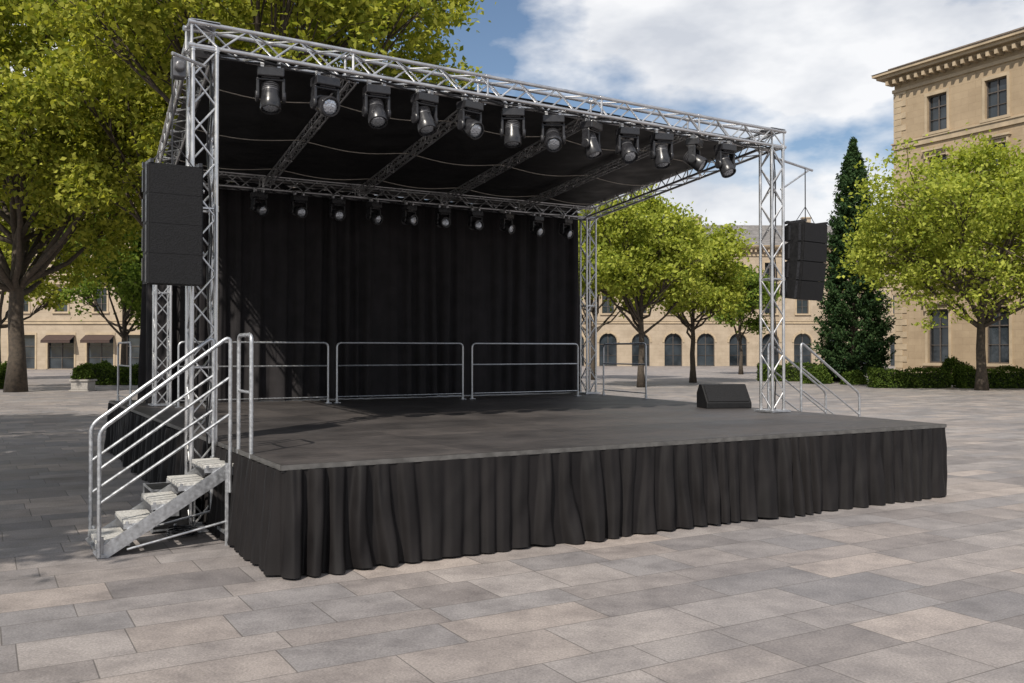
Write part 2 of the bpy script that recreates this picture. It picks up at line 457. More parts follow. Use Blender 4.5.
# ------------------------------------------------------------------ world, sun, camera
sd = Vector((-.35, -.94, 0)).normalized(); el = math.radians(46)
tosun = Vector((sd.x*math.cos(el), sd.y*math.cos(el), math.sin(el)))
w = bpy.data.worlds.new('World'); scene.world = w; w.use_nodes = True
nt = w.node_tree
for n in list(nt.nodes): nt.nodes.remove(n)
g = G(nt)
wo = nt.nodes.new('ShaderNodeOutputWorld'); bg = nt.nodes.new('ShaderNodeBackground')
sk = nt.nodes.new('ShaderNodeTexSky'); sk.sky_type = 'NISHITA'; sk.sun_disc = False
sk.sun_elevation = el; sk.sun_rotation = math.atan2(tosun.x, tosun.y)
sk.air_density = 1.0; sk.dust_density = .6; sk.ozone_density = 1.6
tc = nt.nodes.new('ShaderNodeTexCoord').outputs['Generated']
mp = nt.nodes.new('ShaderNodeMapping'); nt.links.new(tc, mp.inputs[0]); mp.inputs['Scale'].default_value = (1, 1, 2.1)
mp.inputs['Location'].default_value = (.35, .2, .02)
n1 = g.noise(mp.outputs[0], 2.6, 7, .52)
cov = g.mr(n1, .44, .515, 0, 1)
mp2 = nt.nodes.new('ShaderNodeMapping'); nt.links.new(tc, mp2.inputs[0]); mp2.inputs['Scale'].default_value = (1, 1, 2.1)
mp2.inputs['Location'].default_value = (.37, .2, .10)
n2 = g.noise(mp2.outputs[0], 5.0, 5, .55)
ccol = g.ramp(n2, [(.36, (6.3, 6.6, 7.2, 1)), (.56, (9.5, 9.55, 9.7, 1))])
c = g.mix(g.m('MULTIPLY', cov, .96), sk.outputs[0], ccol)
nt.links.new(c, bg.inputs[0]); bg.inputs[1].default_value = .103
nt.links.new(bg.outputs[0], wo.inputs[0])

sl = bpy.data.lights.new('sun', 'SUN'); sl.energy = 5.0; sl.angle = math.radians(.53); sl.color = (1, .93, .82)
so = bpy.data.objects.new('sun', sl); COL.objects.link(so)
so.rotation_mode = 'QUATERNION'; so.rotation_quaternion = (-tosun).to_track_quat('-Z', 'Y'); so.location = (-20, -10, 30)

cd = bpy.data.cameras.new('camera'); cam = bpy.data.objects.new('camera', cd); COL.objects.link(cam)
cd.sensor_width = 36; cd.lens = 32.34; cd.clip_end = 4000; cd.clip_start = .05
cam.location = (0, 0, 2.0); cam.rotation_euler = (math.radians(90.65), 0, 0)
scene.camera = cam
scene.view_settings.view_transform = 'Standard'; scene.view_settings.look = 'None'; scene.view_settings.exposure = 0

# ------------------------------------------------------------------ ground
b = MB(); b.quad((-1500, -600, 0), (1500, -600, 0), (1500, 2500, 0), (-1500, 2500, 0)); b.build('ground', M_pave)

# ------------------------------------------------------------------ stage platform
DF = [(0, 0), (9.3, 0), (10.7, 12.5), (0, 12.5)]
stage = empty('stage_platform', S(4.6, 6, 0)); SL = stage.location.copy()
b = MB()
top = [S(u, v, 1.0) for u, v in DF]; bot = [S(u, v, .93) for u, v in DF]
b.add(top+bot, [(0, 1, 2, 3), (7, 6, 5, 4), (0, 4, 5, 1), (1, 5, 6, 2), (2, 6, 7, 3), (3, 7, 4, 0)])
b.build('deck', M_deck, stage, SL)
b = MB()
for i in range(4):
    a = S(*DF[i], .975); c2 = S(*DF[(i+1) % 4], .975); d = (c2-a).normalized(); nn = d.cross(Z)
    mid = (a+c2)/2+nn*.008
    b.box(mid, ((c2-a).length+.016, .014, .045), (d, -nn, Z))
b.build('edge_profile', simple('deck_edge_profile', (.14, .135, .13), .45, .5), stage, SL)
b = MB()
for i in range(6):
    for j in range(7):
        u = .3+i*1.74; v = .3+j*1.95
        b.tube(S(u, v, 0), S(u, v, .93), .03)
b.build('legs', M_galv, stage, SL)

class N1:
    def __init__(s, seed, n=4096):
        s.r = np.random.default_rng(seed).uniform(-1, 1, n); s.n = n
    def __call__(s, x):
        x = np.asarray(x, float); i = np.floor(x).astype(int); f = x-i; f = f*f*(3-2*f)
        return s.r[i % s.n]*(1-f)+s.r[(i+1) % s.n]*f

def round_path(pts, rad, step):
    P = []; n = len(pts); cor = []
    for i in range(n):
        p = pts[i]
        if i in (0, n-1): cor.append([p]); continue
        a = (pts[i-1]-p).normalized(); c_ = (pts[(i+1) % n]-p).normalized()
        p0 = p+a*rad; p1 = p+c_*rad
        cor.append([p0*(1-t)**2+p*2*t*(1-t)+p1*t*t for t in [k/8 for k in range(9)]])
    for i in range(n-1):
        P += cor[i]
        A = cor[i][-1]; B = cor[i+1][0]; m_ = max(2, int((B-A).length/step))
        P += [A+(B-A)*(k/m_) for k in range(1, m_)]
    P += cor[-1]
    return P

def drape(pts, z0, z1, seed, amp=(.012, .045), flare=.06, per=.22, step=.014, rad=.05, nz=16, hem=.02, sagtop=0, irr=1.0, fine_a=1.0, pw=1.7):
    P = round_path(pts, rad, step)
    n = len(P); arr = np.array([[p.x, p.y] for p in P])
    s = np.concatenate([[0], np.cumsum(np.linalg.norm(np.diff(arr, axis=0), axis=1))])
    tg = np.gradient(arr, axis=0); tg /= np.linalg.norm(tg, axis=1)[:, None]+1e-9
    nrm = np.stack([tg[:, 1], -tg[:, 0]], 1)
    a, c_, d, e_, f_, h_ = N1(seed), N1(seed+1), N1(seed+2), N1(seed+3), N1(seed+4), N1(seed+5)
    verts = []
    for k in range(nz+1):
        t = k/nz
        wander = c_(s/.7+t*.6)*.09*t*irr
        ph = 2*math.pi*(s+wander)/per + 4.2*irr*a(s/.62) + .5*d(s/.5+t*1.2)
        sh = np.sin(ph)
        sh = 1-2*np.abs(sh*.5-.5)**pw
        am = amp[0]+(amp[1]-amp[0])*t**.7
        am = am*np.clip(.95+.7*irr*d(s/.7), .3, 2)
        fine = e_(s/.045)*.5*(1-t)**2.2*fine_a + .22*e_(s/.10+t)
        off = .014+flare*t**1.3+am*(1.0*sh+fine+.45*c_(s/.5+7+t*.4)+.4*f_(s/.17+t*1.5)*irr)+.006*h_(s/.13+t*5)*irr
        off = np.maximum(off, .004)
        z = z1+(z0-z1)*t + (hem*(a(s/.35)*.5+.5) if k == nz else 0) + (sagtop*(np.cos(2*math.pi*s/.6)*.5-.5) if k == 0 else 0)
        xy = arr+nrm*off[:, None]
        zz = np.broadcast_to(z, (n,))
        verts.append(np.column_stack([xy, zz]))
    Vv = np.concatenate(verts)
    i = np.arange(n-1)
    F = []
    for k in range(nz):
        F.append(np.stack([k*n+i, (k+1)*n+i, (k+1)*n+i+1, k*n+i+1], 1))
    m_ = MB(); m_.v = [tuple(v) for v in Vv]; m_.f = [tuple(f) for f in np.concatenate(F).tolist()]
    return m_
dr = drape([S(0, 12.5, 0), S(0, 0, 0), S(9.3, 0, 0), S(10.7, 12.5, 0)], .006, .955, 17, amp=(.026, .066), flare=.035, per=.235, nz=20, hem=.03, pw=2.3)
dr.build('skirt', M_skirt, stage, SL, smooth=True)

# ------------------------------------------------------------------ backdrop
bc = empty('backdrop_curtain', S(5.4, 10.5, 1)); L_ = bc.location.copy()
d2 = drape([S(.55, 11.3, 0), S(.62, 10.55, 0), S(10.3, 10.55, 0), S(10.35, 11.0, 0)], 1.012, 5.40, 31, amp=(.075, .125), flare=.02, per=.36, step=.022, rad=.1, nz=24, hem=.02, sagtop=.02, irr=.8, fine_a=.5, pw=2.2)
d2.build('drape', M_fabric, bc, L_, smooth=True)
b = MB(); b.tube(S(.5, 10.6, 5.42), S(10.4, 10.6, 5.42), .024)
b.build('curtain_pipe', M_alu, bc, L_)

# ------------------------------------------------------------------ truss canopy
can = empty('truss_stage_roof', S(4.6, 6.5, 0)); CL = can.location.copy()
def truss(mb, p0, p1, w, side, rc=.024, rd=.010, bay=None):
    p0 = Vector(p0); p1 = Vector(p1); t = (p1-p0); L = t.length; t.normalize()
    side = Vector(side); side = (side-t*side.dot(t)).normalized(); up = t.cross(side).normalized()
    h = w/2-rc
    cs = [side*h+up*h, -side*h+up*h, -side*h-up*h, side*h-up*h]
    for c_ in cs: mb.tube(p0+c_, p1+c_, rc, 10)
    nb = max(1, round(L/(bay or w))); st = L/nb
    for f in range(4):
        A, B = cs[f], cs[(f+1) % 4]
        for k in range(nb):
            a, c_ = (A, B) if (k+f) % 2 == 0 else (B, A)
            mb.tube(p0+t*(k*st)+a, p0+t*((k+1)*st)+c_, rd, 6)
    nj = max(1, round(L/2.0))
    for k in range(nj+1):
        q = p0+t*(L*k/nj)
        for f in range(4):
            mb.tube(q+cs[f], q+cs[(f+1) % 4], rd*1.3, 6)
        for c_ in cs:
            mb.tube(q+c_-t*.035, q+c_+t*.035, rc*1.22, 10)

TFL, TFR, TRL, TRR = (-.155, 2.66), (9.1, 3.03), (.61, 10.0), (10.22, 10.0)
ZF, ZR = 5.54, 5.31; W = .31
tm = MB()
for (u, v), zt, z0 in ((TFL, ZF, .05), (TFR, ZF, 1.03), (TRL, ZR, 1.03), (TRR, ZR, 1.03)):
    truss(tm, S(u, v, z0), S(u, v, zt-W/2), W, U, .026, .012)
tm.build('towers', M_alu, can, CL, auto=True)
tm = MB()
f0, f1 = S(*TFL, ZF), S(*TFR, ZF); r0, r1 = S(*TRL, ZR), S(*TRR, ZR)
ud = (f1-f0).normalized(); vl = (r0-f0).normalized(); vr = (r1-f1).normalized()
truss(tm, f0-ud*.15, f1+ud*.15, W, Z, .026, .012); truss(tm, r0-U*.15, r1+U*.15, W, Z, .026, .012)
truss(tm, f0+vl*.16, r0-vl*.16, W, Z); truss(tm, f1+vr*.16, r1-vr*.16, W, Z)
for f in (.2, .4, .6, .8):
    a = f0.lerp(f1, f)+Vector((0, 0, -.10)); c_ = r0.lerp(r1, f)+Vector((0, 0, -.02)); dd = (c_-a).normalized()
    truss(tm, a+dd*.17, c_-dd*.17, .14, Z, .014, .006, .22)
tm.build('horizontal_trusses', M_alu, can, CL, auto=True)
b = MB()
for q in (f0, f1, r0, r1):
    for dz in (-.158, .158):
        b.box(q+Z*dz, (.32, .32, .008), (U, V, Z))
for (u, v), z0 in ((TFL, .0), (TFR, 1.0), (TRL, 1.0), (TRR, 1.0)):
    b.box(S(u-(.1 if z0 == 0 else 0), v, z0+.025), (.42 if z0 else .5, .42, .03), (U, V, Z))
    if z0 == 0:
        for du, dv in ((-.3, -.15), (-.3, .15)):
            b.tube(S(u+du, v+dv, .0), S(u+du, v+dv, .12), .02)
b.build('corner_and_base_plates', M_galv, can, CL)
nu, nv = 60, 26; b = MB(); vs = []
ta, tb = f0+vl*.17+Z*.02, f1+vr*.17+Z*.02; tc_, td = r0+vl*.75+Z*.165, r1+vr*.75+Z*.165
for j in range(nv+1):
    for i in range(nu+1):
        s_, t_ = i/nu, j/nv
        p = ta.lerp(tb, s_).lerp(tc_.lerp(td, s_), t_)
        sag = abs(math.sin(math.pi*s_*5))
        p = p-Z*(.06*sag*math.sin(math.pi*min(1, t_*1.05))+.012*math.sin(t_*40+s_*9)*(t_ < .85))
        vs.append(p)
b.add(vs, [(j*(nu+1)+i, j*(nu+1)+i+1, (j+1)*(nu+1)+i+1, (j+1)*(nu+1)+i) for j in range(nv) for i in range(nu)])
ro = b.build('roof_tarp', M_roof_fab, can, CL, smooth=True)
sm = ro.modifiers.new('s', 'SOLIDIFY'); sm.thickness = .012
b = MB()
for t_ in (.16, .45, .75):
    pts = []
    for i in range(61):
        s_ = .02+i/60*.96
        p = ta.lerp(tb, s_).lerp(tc_.lerp(td, s_), t_)
        pts.append(p-Z*(.10+.09*abs(math.sin(math.pi*s_*5))**1.2))
    b.sweep(pts, .007, 6)
b.build('straps', M_rope, can, CL, smooth=True)
b = MB()
for k in range(2):
    pts = []
    for i in range(80):
        s_ = i/79
        p = f0.lerp(f1, s_)-Z*(.125+.02*k)+V*(.08*(1-2*k))
        pts.append(p-Z*(.035*abs(math.sin(s_*38+k))))
    b.sweep(pts, .012, 6)
    pts = [r0.lerp(r1, i/79)-Z*(.13+.05*abs(math.sin(i/79*42+k)))-V*(.12-.1*k) for i in range(80)]
    b.sweep(pts, .012, 6)
for (u, v), zb, zt, ph in ((TFL, .1, 5.35, 0), (TFR, 1.05, 5.35, 2)):
    for k in range(2):
        b.sweep([S(u+.09+.02*math.sin(i*.9+ph+k), v+.06-.05*k+.015*math.cos(i*1.3), zb+(zt-zb)*i/24) for i in range(25)], .011, 6)
b.sweep([S(-.42+.15*math.cos(i*.5), 2.3+.15*math.sin(i*.5), .02+.002*i) for i in range(44)], .011, 6)
b.build('power_cables', M_plastic, can, CL, smooth=True)
u, v = TFL
b = MB(); b.box(S(u-.27, v-.05, 5.15), (.14, .16, .22), (U, V, Z)); b.lathe(S(u-.27, v-.2, 5.15), V, [(0, .04), (.02, .06), (.28, .06), (.3, .04)], 16)
b.build('chain_hoist', M_grey, can, CL, bevel=.012)

# ------------------------------------------------------------------ power distribution case at the left tower foot
e = empty('flight_case', S(-.45, 2.95, 0), RS); b = MB(); b.bx(-.22, .22, -.28, .28, .03, .48); b.build('panels', M_black, e, bevel=.01)
b = MB()
for sx in (-1, 1):
    for sy in (-1, 1):
        b.bx(sx*.222-.012, sx*.222+.012, sy*.282-.012, sy*.282+.012, .02, .49)
    for z_ in (.035, .34, .475): b.bx(sx*.224-.008, sx*.224+.008, -.268, .268, z_-.01, z_+.01)
for sy in (-1, 1):
    for z_ in (.035, .34, .475): b.bx(-.208, .208, sy*.284-.008, sy*.284+.008, z_-.01, z_+.01)
b.bx(-.06, .06, -.30, -.2925, .18, .26)
b.build('metal_edges_and_handle', M_galv, e)

# ------------------------------------------------------------------ moving heads
def moving_head(p, yaw, tilt, sc=1.0):
    e = empty('moving_head_light', p, RS+yaw); e.scale = (sc, sc, sc)
    b = MB()
    b.box((0, 0, -.095), (.29, .20, .10)); b.box((0, 0, -.15), (.2, .15, .025))
    b.build('base', M_plastic, e, bevel=.018)
    b = MB()
    for s_ in (-1, 1):
        b.box((s_*.138, 0, -.27), (.034, .11, .24)); b.lathe((s_*.121, 0, -.35), (s_, 0, 0), [(0, .065), (.035, .068), (.045, .05)], 18)
    b.box((0, 0, -.172), (.30, .12, .025))
    b.build('yoke', M_plastic, e, bevel=.01)
    b = MB()
    for s_ in (-1, 1):
        b.box((s_*.09, 0, -.03), (.035, .06, .055)); b.tube((s_*.09-.02, 0, .005), (s_*.09+.02, 0, .005), .036, 12)
    b.build('truss_clamps', M_galv, e)
    d = Vector((0, -math.cos(tilt), -math.sin(tilt)))
    o = Vector((0, 0, -.35))
    b = MB(); b.lathe(o-d*.15, d, [(0, .055), (.02, .082), (.07, .096), (.16, .103), (.21, .112), (.30, .115), (.31, .11), (.31, .097), (.285, .095)], 24)
    b.build('head', M_plastic, e, auto=True)
    b = MB()
    for k in range(4): b.lathe(o-d*(.14-k*.025), d, [(0, .094+k*.002), (.008, .1), (.012, .094)], 20)
    b.build('cooling_fins', M_grey, e, auto=True)
    b = MB(); b.lathe(o+d*.128, d, [(0, .094), (.012, .088), (.024, .06), (.03, .01)], 24); b.build('lens', M_lens, e, smooth=True)
    return e
rr = random.Random(3)
tl = [75, 20, 60, 65, 30, 80, 40, 70, 50, 75, 35, 60]
for i in range(12):
    u = .62+.672*i; v = 2.66+(u+.15)/9.25*.37
    moving_head(S(u, v-.02, ZF-W/2-.02), rr.uniform(-.5, .6), math.radians(tl[i]), 1.06)
for i in range(10):
    u = 2.35+.79*i
    moving_head(S(u, 9.82, ZR-W/2-.02), rr.uniform(-.1, .5), math.radians(rr.choice([5, 15, 20, 25])), 1.0)

# ------------------------------------------------------------------ speakers
def line_array(p, yaw, n, w, h, dp, pitch0, dpitch, hook, gap=.006, gm=.014, bev=.004):
    e = empty('line_array_speaker', p, RS+yaw)
    cab = MB(); gr = MB(); rg = MB()
    pos = Vector((0, 0, 0)); ang = pitch0
    for k in range(n):
        X = Vector((1, 0, 0)); Y = Vector((0, math.cos(ang), math.sin(ang))); Wz = X.cross(Y)
        c_ = pos-Wz*(h/2)
        vs = []
        for yy, ww, hh in ((-dp/2, w, h-gap), (dp*.15, w, h-gap), (dp/2, w*.74, h*.74)):
            for sx, sz in ((-1, -1), (1, -1), (1, 1), (-1, 1)):
                vs.append(c_+X*(sx*ww/2)+Y*(yy+dp*.5)+Wz*(sz*hh/2))
        cab.add(vs, [(0, 1, 2, 3), (11, 10, 9, 8)]+[(a+o, b_+o, b_+4+o, a+4+o)[::-1] for o in (0, 4) for a, b_ in ((0, 1), (1, 2), (2, 3), (3, 0))])
        gr.box(c_-Y*.006, (w-.03, .012, h-gm), (X, Y, Wz))
        for s_ in (-1, 1):
            rg.box(c_+X*(s_*(w/2+.006))+Y*.07, (.012, .05, h*.9), (X, Y, Wz))
            rg.box(c_+X*(s_*(w/2+.006))+Y*(dp*.6), (.012, .04, h*.75), (X, Y, Wz))
        pos = pos-Wz*h; ang += dpitch
    for s_ in (-1, 1):
        rg.box((s_*(w/2-.03), dp*.45, .02), (.035, dp*1.0, .04))
    rg.box((0, dp*.75, .03), (w, .05, .04))
    rg.tube((0, dp*.45, .04), (0, dp*.45, hook), .009)
    rg.tube((-w*.4, dp*.45, .03), (0, dp*.45, .3), .006); rg.tube((w*.4, dp*.45, .03), (0, dp*.45, .3), .006)
    cab.build('cabinets', M_black, e, bevel=bev); gr.build('grilles', M_grille, e, bevel=bev*.4); rg.build('rigging', M_plastic, e)
    return e
line_array(S(-.545, 2.02, 3.96), math.radians(3), 4, .55, .312, .42, 0, 0, 1.2, .0015, .003, .001)
line_array(S(9.80, 2.72, 4.16), math.radians(6), 4, .64, .325, .46, math.radians(1), math.radians(2.5), .95)
b = MB()
for zz in (3.8, 3.1): b.tube(S(-.52, 2.45, zz), S(-.15, 2.60, zz), .022)
b.tube(S(9.1, 2.95, 5.22), S(9.98, 2.95, 5.10), .022); b.tube(S(9.2, 2.92, 4.7), S(9.9, 2.95, 5.1), .016)
b.tube(S(-.155, 2.55, 5.20), S(-.55, 2.25, 5.20), .02)
b.build('speaker_brackets', M_galv, can, CL)

# stage monitor wedge
e = empty('stage_monitor_speaker', S(9.25, 4.35, 1.001), RS+math.radians(-20))
b = MB(); prof = [(-.26, 0), (.24, 0), (.24, .26), (.12, .42), (-.0, .42), (-.26, .10)]
vs = [(sx*.42, y_, z_) for sx in (-1, 1) for y_, z_ in prof]; n = len(prof)
b.add(vs, [tuple(range(n)), tuple(range(2*n-1, n-1, -1))]+[(i, (i+1) % n+0, (i+1) % n+n, i+n)[::-1] for i in range(n)])
b.build('cabinet', M_black, e, bevel=.012)
b = MB(); a0 = Vector((0, -.26, .10)); a1 = Vector((0, 0, .42)); dd = (a1-a0).normalized(); nn = Vector((1, 0, 0)).cross(dd)
b.box((a0+a1)/2+nn*.006, (.76, (a1-a0).length-.05, .014), (Vector((1, 0, 0)), dd, nn)); b.build('grille', M_grille, e, bevel=.003)
b = MB(); b.sweep(fillet([(.42, .0, .25), (.46, .0, .25), (.46, .14, .25), (.42, .14, .25)], .02), .01); b.build('handle', M_plastic, e)

# ------------------------------------------------------------------ stairs with handrails
def stairs(u0, v0, sg, width, run, endz, name='metal_stairs', ret=None):
    e = empty(name, S(u0, v0, 0)); loc = e.location.copy()
    tread = MB(); st = MB(); rail = MB(); n = 5; rs = 1.0/6; dx = run/n
    for k in range(n):
        z = 1.0-rs*(k+1); uc = u0+sg*(dx*(k+.5))
        tread.box(S(uc, v0+width/2, z-.02), (dx+.05, width-.07, .04), (U, V, Z))
        st.box(S(uc+sg*dx*.5, v0+width/2, z-.03), (.025, width-.06, .055), (U, V, Z))
        for vv in (v0+.03, v0+width-.03):
            st.box(S(uc, vv, z-.05), (dx+.06, .012, .05), (U, V, Z))
    for vv in (v0+.012, v0+width-.012):
        a = S(u0+sg*.01, vv, .83); c_ = S(u0+sg*(run+.02), vv, .04); d = (c_-a).normalized()
        st.box((a+c_)/2-Z*.03, ((c_-a).length, .022, .13), (d, V, d.cross(V)))
        st.tube(S(u0+sg*.06, vv, 0), S(u0+sg*.06, vv, .85), .024)
        st.tube(S(u0+sg*run*.98, vv, 0), S(u0+sg*run*.98, vv, .2), .022)
        st.tube(S(u0+sg*.06, vv, .25), S(u0+sg*run*.8, vv, .06), .012)
    st.box(S(u0+sg*.06, v0+width/2, .12), (.03, width-.04, .03), (U, V, Z))
    st.box(S(u0+sg*run*.98, v0+width/2, .02), (.07, width+.04, .03), (U, V, Z))
    for vv in (v0-.025, v0+width+.025):
        b0 = S(u0+sg*run, vv, .02); t0 = S(u0+sg*run, vv, endz); t1 = S(u0+sg*.04, vv, 2.17); b1 = S(u0+sg*.04, vv, .55)
        rail.sweep(fillet([b0, t0, t1, b1], .09, 6), .021, 10)
        for f in (.36, .68):
            a = t0.lerp(Vector((t0.x, t0.y, .2)), f); c_ = t1.lerp(Vector((t1.x, t1.y, .98)), f)
            rail.tube(a, c_, .015)
    if ret is not None:
        for (va, vb) in ret:
            uu = u0-sg*.03
            rail.sweep(fillet([S(uu, va, .9), S(uu, va, 2.17), S(uu, vb, 2.17), S(uu, vb, .9)], .08, 6), .021, 10)
            rail.tube(S(uu, va, 1.6), S(uu, vb, 1.6), .015)
    tread.build('treads', M_tread, e, loc, bevel=.004); st.build('stringers_and_legs', M_galv, e, loc)
    rail.build('handrails', M_galv, e, loc, auto=True)
stairs(-.03, 1.66, -1, .74, 1.28, 1.24, ret=[(1.57, 1.06)])
stairs(9.72, 3.04, 1, .70, 1.50, 1.26)

# ------------------------------------------------------------------ guard rail panels
def guard(a, c_, h=1.18, name='guard_rail'):
    a = Vector(a); c_ = Vector(c_); e = empty(name, a); loc = a.copy(); b = MB()
    b.sweep(fillet([a, a+Z*h, c_+Z*h, c_], .10, 6), .02, 10)
    b.tube(a+Z*h*.62, c_+Z*h*.62, .015); b.tube(a+Z*.12, c_+Z*.12, .012)
    d = (c_-a).normalized()
    b.build('frame', M_galv, e, loc, auto=True)
    b = MB()
    for p in (a, c_):
        b.box(p+Z*.006, (.12, .10, .012), (d, Z.cross(d), Z)); b.tube(p, p+Z*.09, .028)
    b.build('feet', M_galv, e, loc)
for ua, ub in ((.78, 3.57), (3.75, 6.52), (6.74, 9.45)): guard(S(ua, 9.3, 1.0), S(ub, 9.3, 1.0))
guard(S(10.2, 9.35, 1.0), S(9.98, 7.5, 1.0))
guard(S(.12, 12.2, 1.0), S(.12, 10.4, 1.0))

# ------------------------------------------------------------------ buildings
def building(name, loc, rot, length, depth, storeys, bays, ztop, wallm, roofm, roof_h, over=.9, first=None, quoins=True):
    e = empty(name, loc, rot)
    wall = MB(); trim = MB(); fr = MB(); gl = MB(); aw = MB()
    RV = .32
    if first is None: first = (length-(int(length/bays)-1)*bays)/2
    cx = []; x = first
    while x < length-1.2: cx.append(x); x += bays
    for si, s_ in enumerate(storeys):
        z0, z1 = s_['z0'], s_['z1']; a, h, w_ = s_['a'], s_['h'], s_['w']; arch = s_.get('arch', False)
        zb, zt = z0+a, z0+a+h
        if a > 0: wall.quad((0, 0, z0), (length, 0, z0), (length, 0, zb), (0, 0, zb))
        wall.quad((0, 0, zt), (length, 0, zt), (length, 0, z1), (0, 0, z1))
        prev = 0
        for ci, c_ in enumerate(cx):
            wall.quad((prev, 0, zb), (c_-w_/2, 0, zb), (c_-w_/2, 0, zt), (prev, 0, zt)); prev = c_+w_/2
            xl, xr = c_-w_/2, c_+w_/2
            wall.quad((xl, 0, zb), (xl, RV, zb), (xl, RV, zt), (xl, 0, zt)); wall.quad((xr, RV, zb), (xr, 0, zb), (xr, 0, zt), (xr, RV, zt))
            wall.quad((xl, RV, zb), (xl, 0, zb), (xr, 0, zb), (xr, RV, zb))
            if arch:
                r = w_/2; m_ = 12; zc = zt-r
                arc = [(c_-r*math.cos(math.pi*k/m_), zc+r*math.sin(math.pi*k/m_)) for k in range(m_+1)]
                for k in range(m_):
                    (xa, za), (xb, zb_) = arc[k], arc[k+1]
                    wall.quad((xa, 0, za), (xb, 0, zb_), (xb, 0, zt), (xa, 0, zt))
                    wall.quad((xa, 0, za), (xa, RV, za), (xb, RV, zb_), (xb, 0, zb_))
                    dx, dz = (xa+xb)/2-c_, (za+zb_)/2-zc; l = math.hypot(dx, dz); q = Vector((dx/l, 0, dz/l)); tt = Vector((xb-xa, 0, zb_-za))
                    trim.box(Vector((c_, -.04, zc))+q*(r+.17), (tt.length*1.16, .12, .26), (tt.normalized(), Vector((0, 1, 0)), q))
                trim.bx(c_-.16, c_+.16, -.16, .0, zt-.05, zt+.5)
            else:
                wall.quad((xl, 0, zt), (xl, RV, zt), (xr, RV, zt), (xr, 0, zt))
                t_ = .2
                trim.bx(xl-t_, xl-.003, -.07, .04, zb, zt); trim.bx(xr+.003, xr+t_, -.07, .04, zb, zt)
                trim.bx(xl-t_, xr+t_, -.075, .03, zt+.003, zt+t_+.05)
                if a > .1: trim.bx(xl-t_-.1, xr+t_+.1, -.2, .06, zb-.2, zb-.003)
                if s_.get('awning') and ci % 3 != 1:
                    A = Vector((c_, -.1, zt-.05)); B = Vector((c_, -1.25, zt-.65)); dd = (B-A).normalized()
                    aw.box((A+B)/2, (w_+.3, (B-A).length, .04), (Vector((1, 0, 0)), dd, Vector((1, 0, 0)).cross(dd)))
                    aw.bx(c_-w_/2-.15, c_+w_/2+.15, -1.27, -1.24, zt-.92, zt-.66)
                if s_.get('hood'):
                    trim.bx(xl-t_-.12, xr+t_+.12, -.32, 0, zt+.42, zt+.56)
                    trim.bx(xl-t_-.02, xr+t_+.02, -.2, 0, zt+.28, zt+.417)
                    for sx in (xl-t_+.02, xr+t_-.14): trim.bx(sx, sx+.13, -.24, 0, zt-.1, zt+.277)
                    if s_['hood'] == 'ped':
                        for sg in (-1, 1):
                            A = Vector((c_+sg*(w_/2+t_+.12), -.16, zt+.58)); B = Vector((c_, -.16, zt+1.08)); dd = (B-A)
                            trim.box((A+B)/2, (dd.length, .3, .11), (dd.normalized(), Vector((0, 1, 0)), dd.normalized().cross(Vector((0, 1, 0)))))
                if s_.get('apron'): trim.bx(xl, xr, -.04, 0, zb-.9, zb-.21)
            gl.quad((xl, RV-.02, zb), (xr, RV-.02, zb), (xr, RV-.02, zt), (xl, RV-.02, zt))
            y0, y1 = RV-.12, RV-.03; fw = .08
            fr.bx(xl, xl+fw, y0, y1, zb, zt); fr.bx(xr-fw, xr, y0, y1, zb, zt); fr.bx(xl+fw, xr-fw, y0, y1, zb, zb+fw*1.2); fr.bx(xl+fw, xr-fw, y0, y1, zt-fw, zt)
            fr.bx(c_-fw/2, c_+fw/2, y0+.01, y1, zb+fw*1.2, zt-fw)
            zz = zb+h*.66; fr.bx(xl+fw, xr-fw, y0+.005, y1-.01, zz, zz+fw)
            if h > 2.2: fr.bx(xl+fw, xr-fw, y0+.02, y1-.01, zb+h*.33, zb+h*.33+.04)
        wall.quad((prev, 0, zb), (length, 0, zb), (length, 0, zt), (prev, 0, zt))
        if si > 0:
            bh = s_.get('belt', .4)
            trim.bx(-.12, length+.12, -.14, -.002, z0-bh*.5, z0+bh*.3); trim.bx(-.2, length+.2, -.22, -.002, z0+bh*.3+.003, z0+bh*.5)
    wall.quad((0, depth, 0), (0, 0, 0), (0, 0, ztop), (0, depth, ztop)); wall.quad((length, 0, 0), (length, depth, 0), (length, depth, ztop), (length, 0, ztop))
    wall.quad((length, depth, 0), (0, depth, 0), (0, depth, ztop), (length, depth, ztop))
    zl = storeys[-1]['z1']
    if zl < ztop: wall.quad((0, 0, zl), (length, 0, zl), (length, 0, ztop), (0, 0, ztop))
    if storeys[0]['a'] > .1: trim.bx(-.1, length+.1, -.12, -.002, 0, .75)
    trim.bx(-.12, length+.12, -.14, depth+.12, ztop-1.5, ztop-1.25)
    trim.bx(-over*.35, length+over*.35, -over*.35, depth+over*.35, ztop-.62, ztop-.42)
    trim.bx(-over*.8, length+over*.8, -over*.8, depth+over*.8, ztop-.417, ztop-.2)
    trim.bx(-over, length+over, -over, depth+over, ztop-.197, ztop)
    x = -.2
    while x < length+.2: trim.bx(x, x+.22, -over*.7, -.003, ztop-.95, ztop-.623); x += .62
    if quoins:
        z = .8; k = 0
        while z < ztop-1.6:
            wq = 1.0 if k % 2 else .62
            trim.bx(-.06, wq, -.05, -.002, z, z+.43); trim.bx(length-wq, length+.06, -.05, -.002, z, z+.43)
            z += .46; k += 1
    rf = MB(); o = over+.06; zr = ztop+.01
    A = [(-o, -o, zr), (length+o, -o, zr), (length+o, depth+o, zr), (-o, depth+o, zr)]; hd = depth/2+o
    rg = [(-o+hd, depth/2, zr+roof_h), (length+o-hd, depth/2, zr+roof_h)]
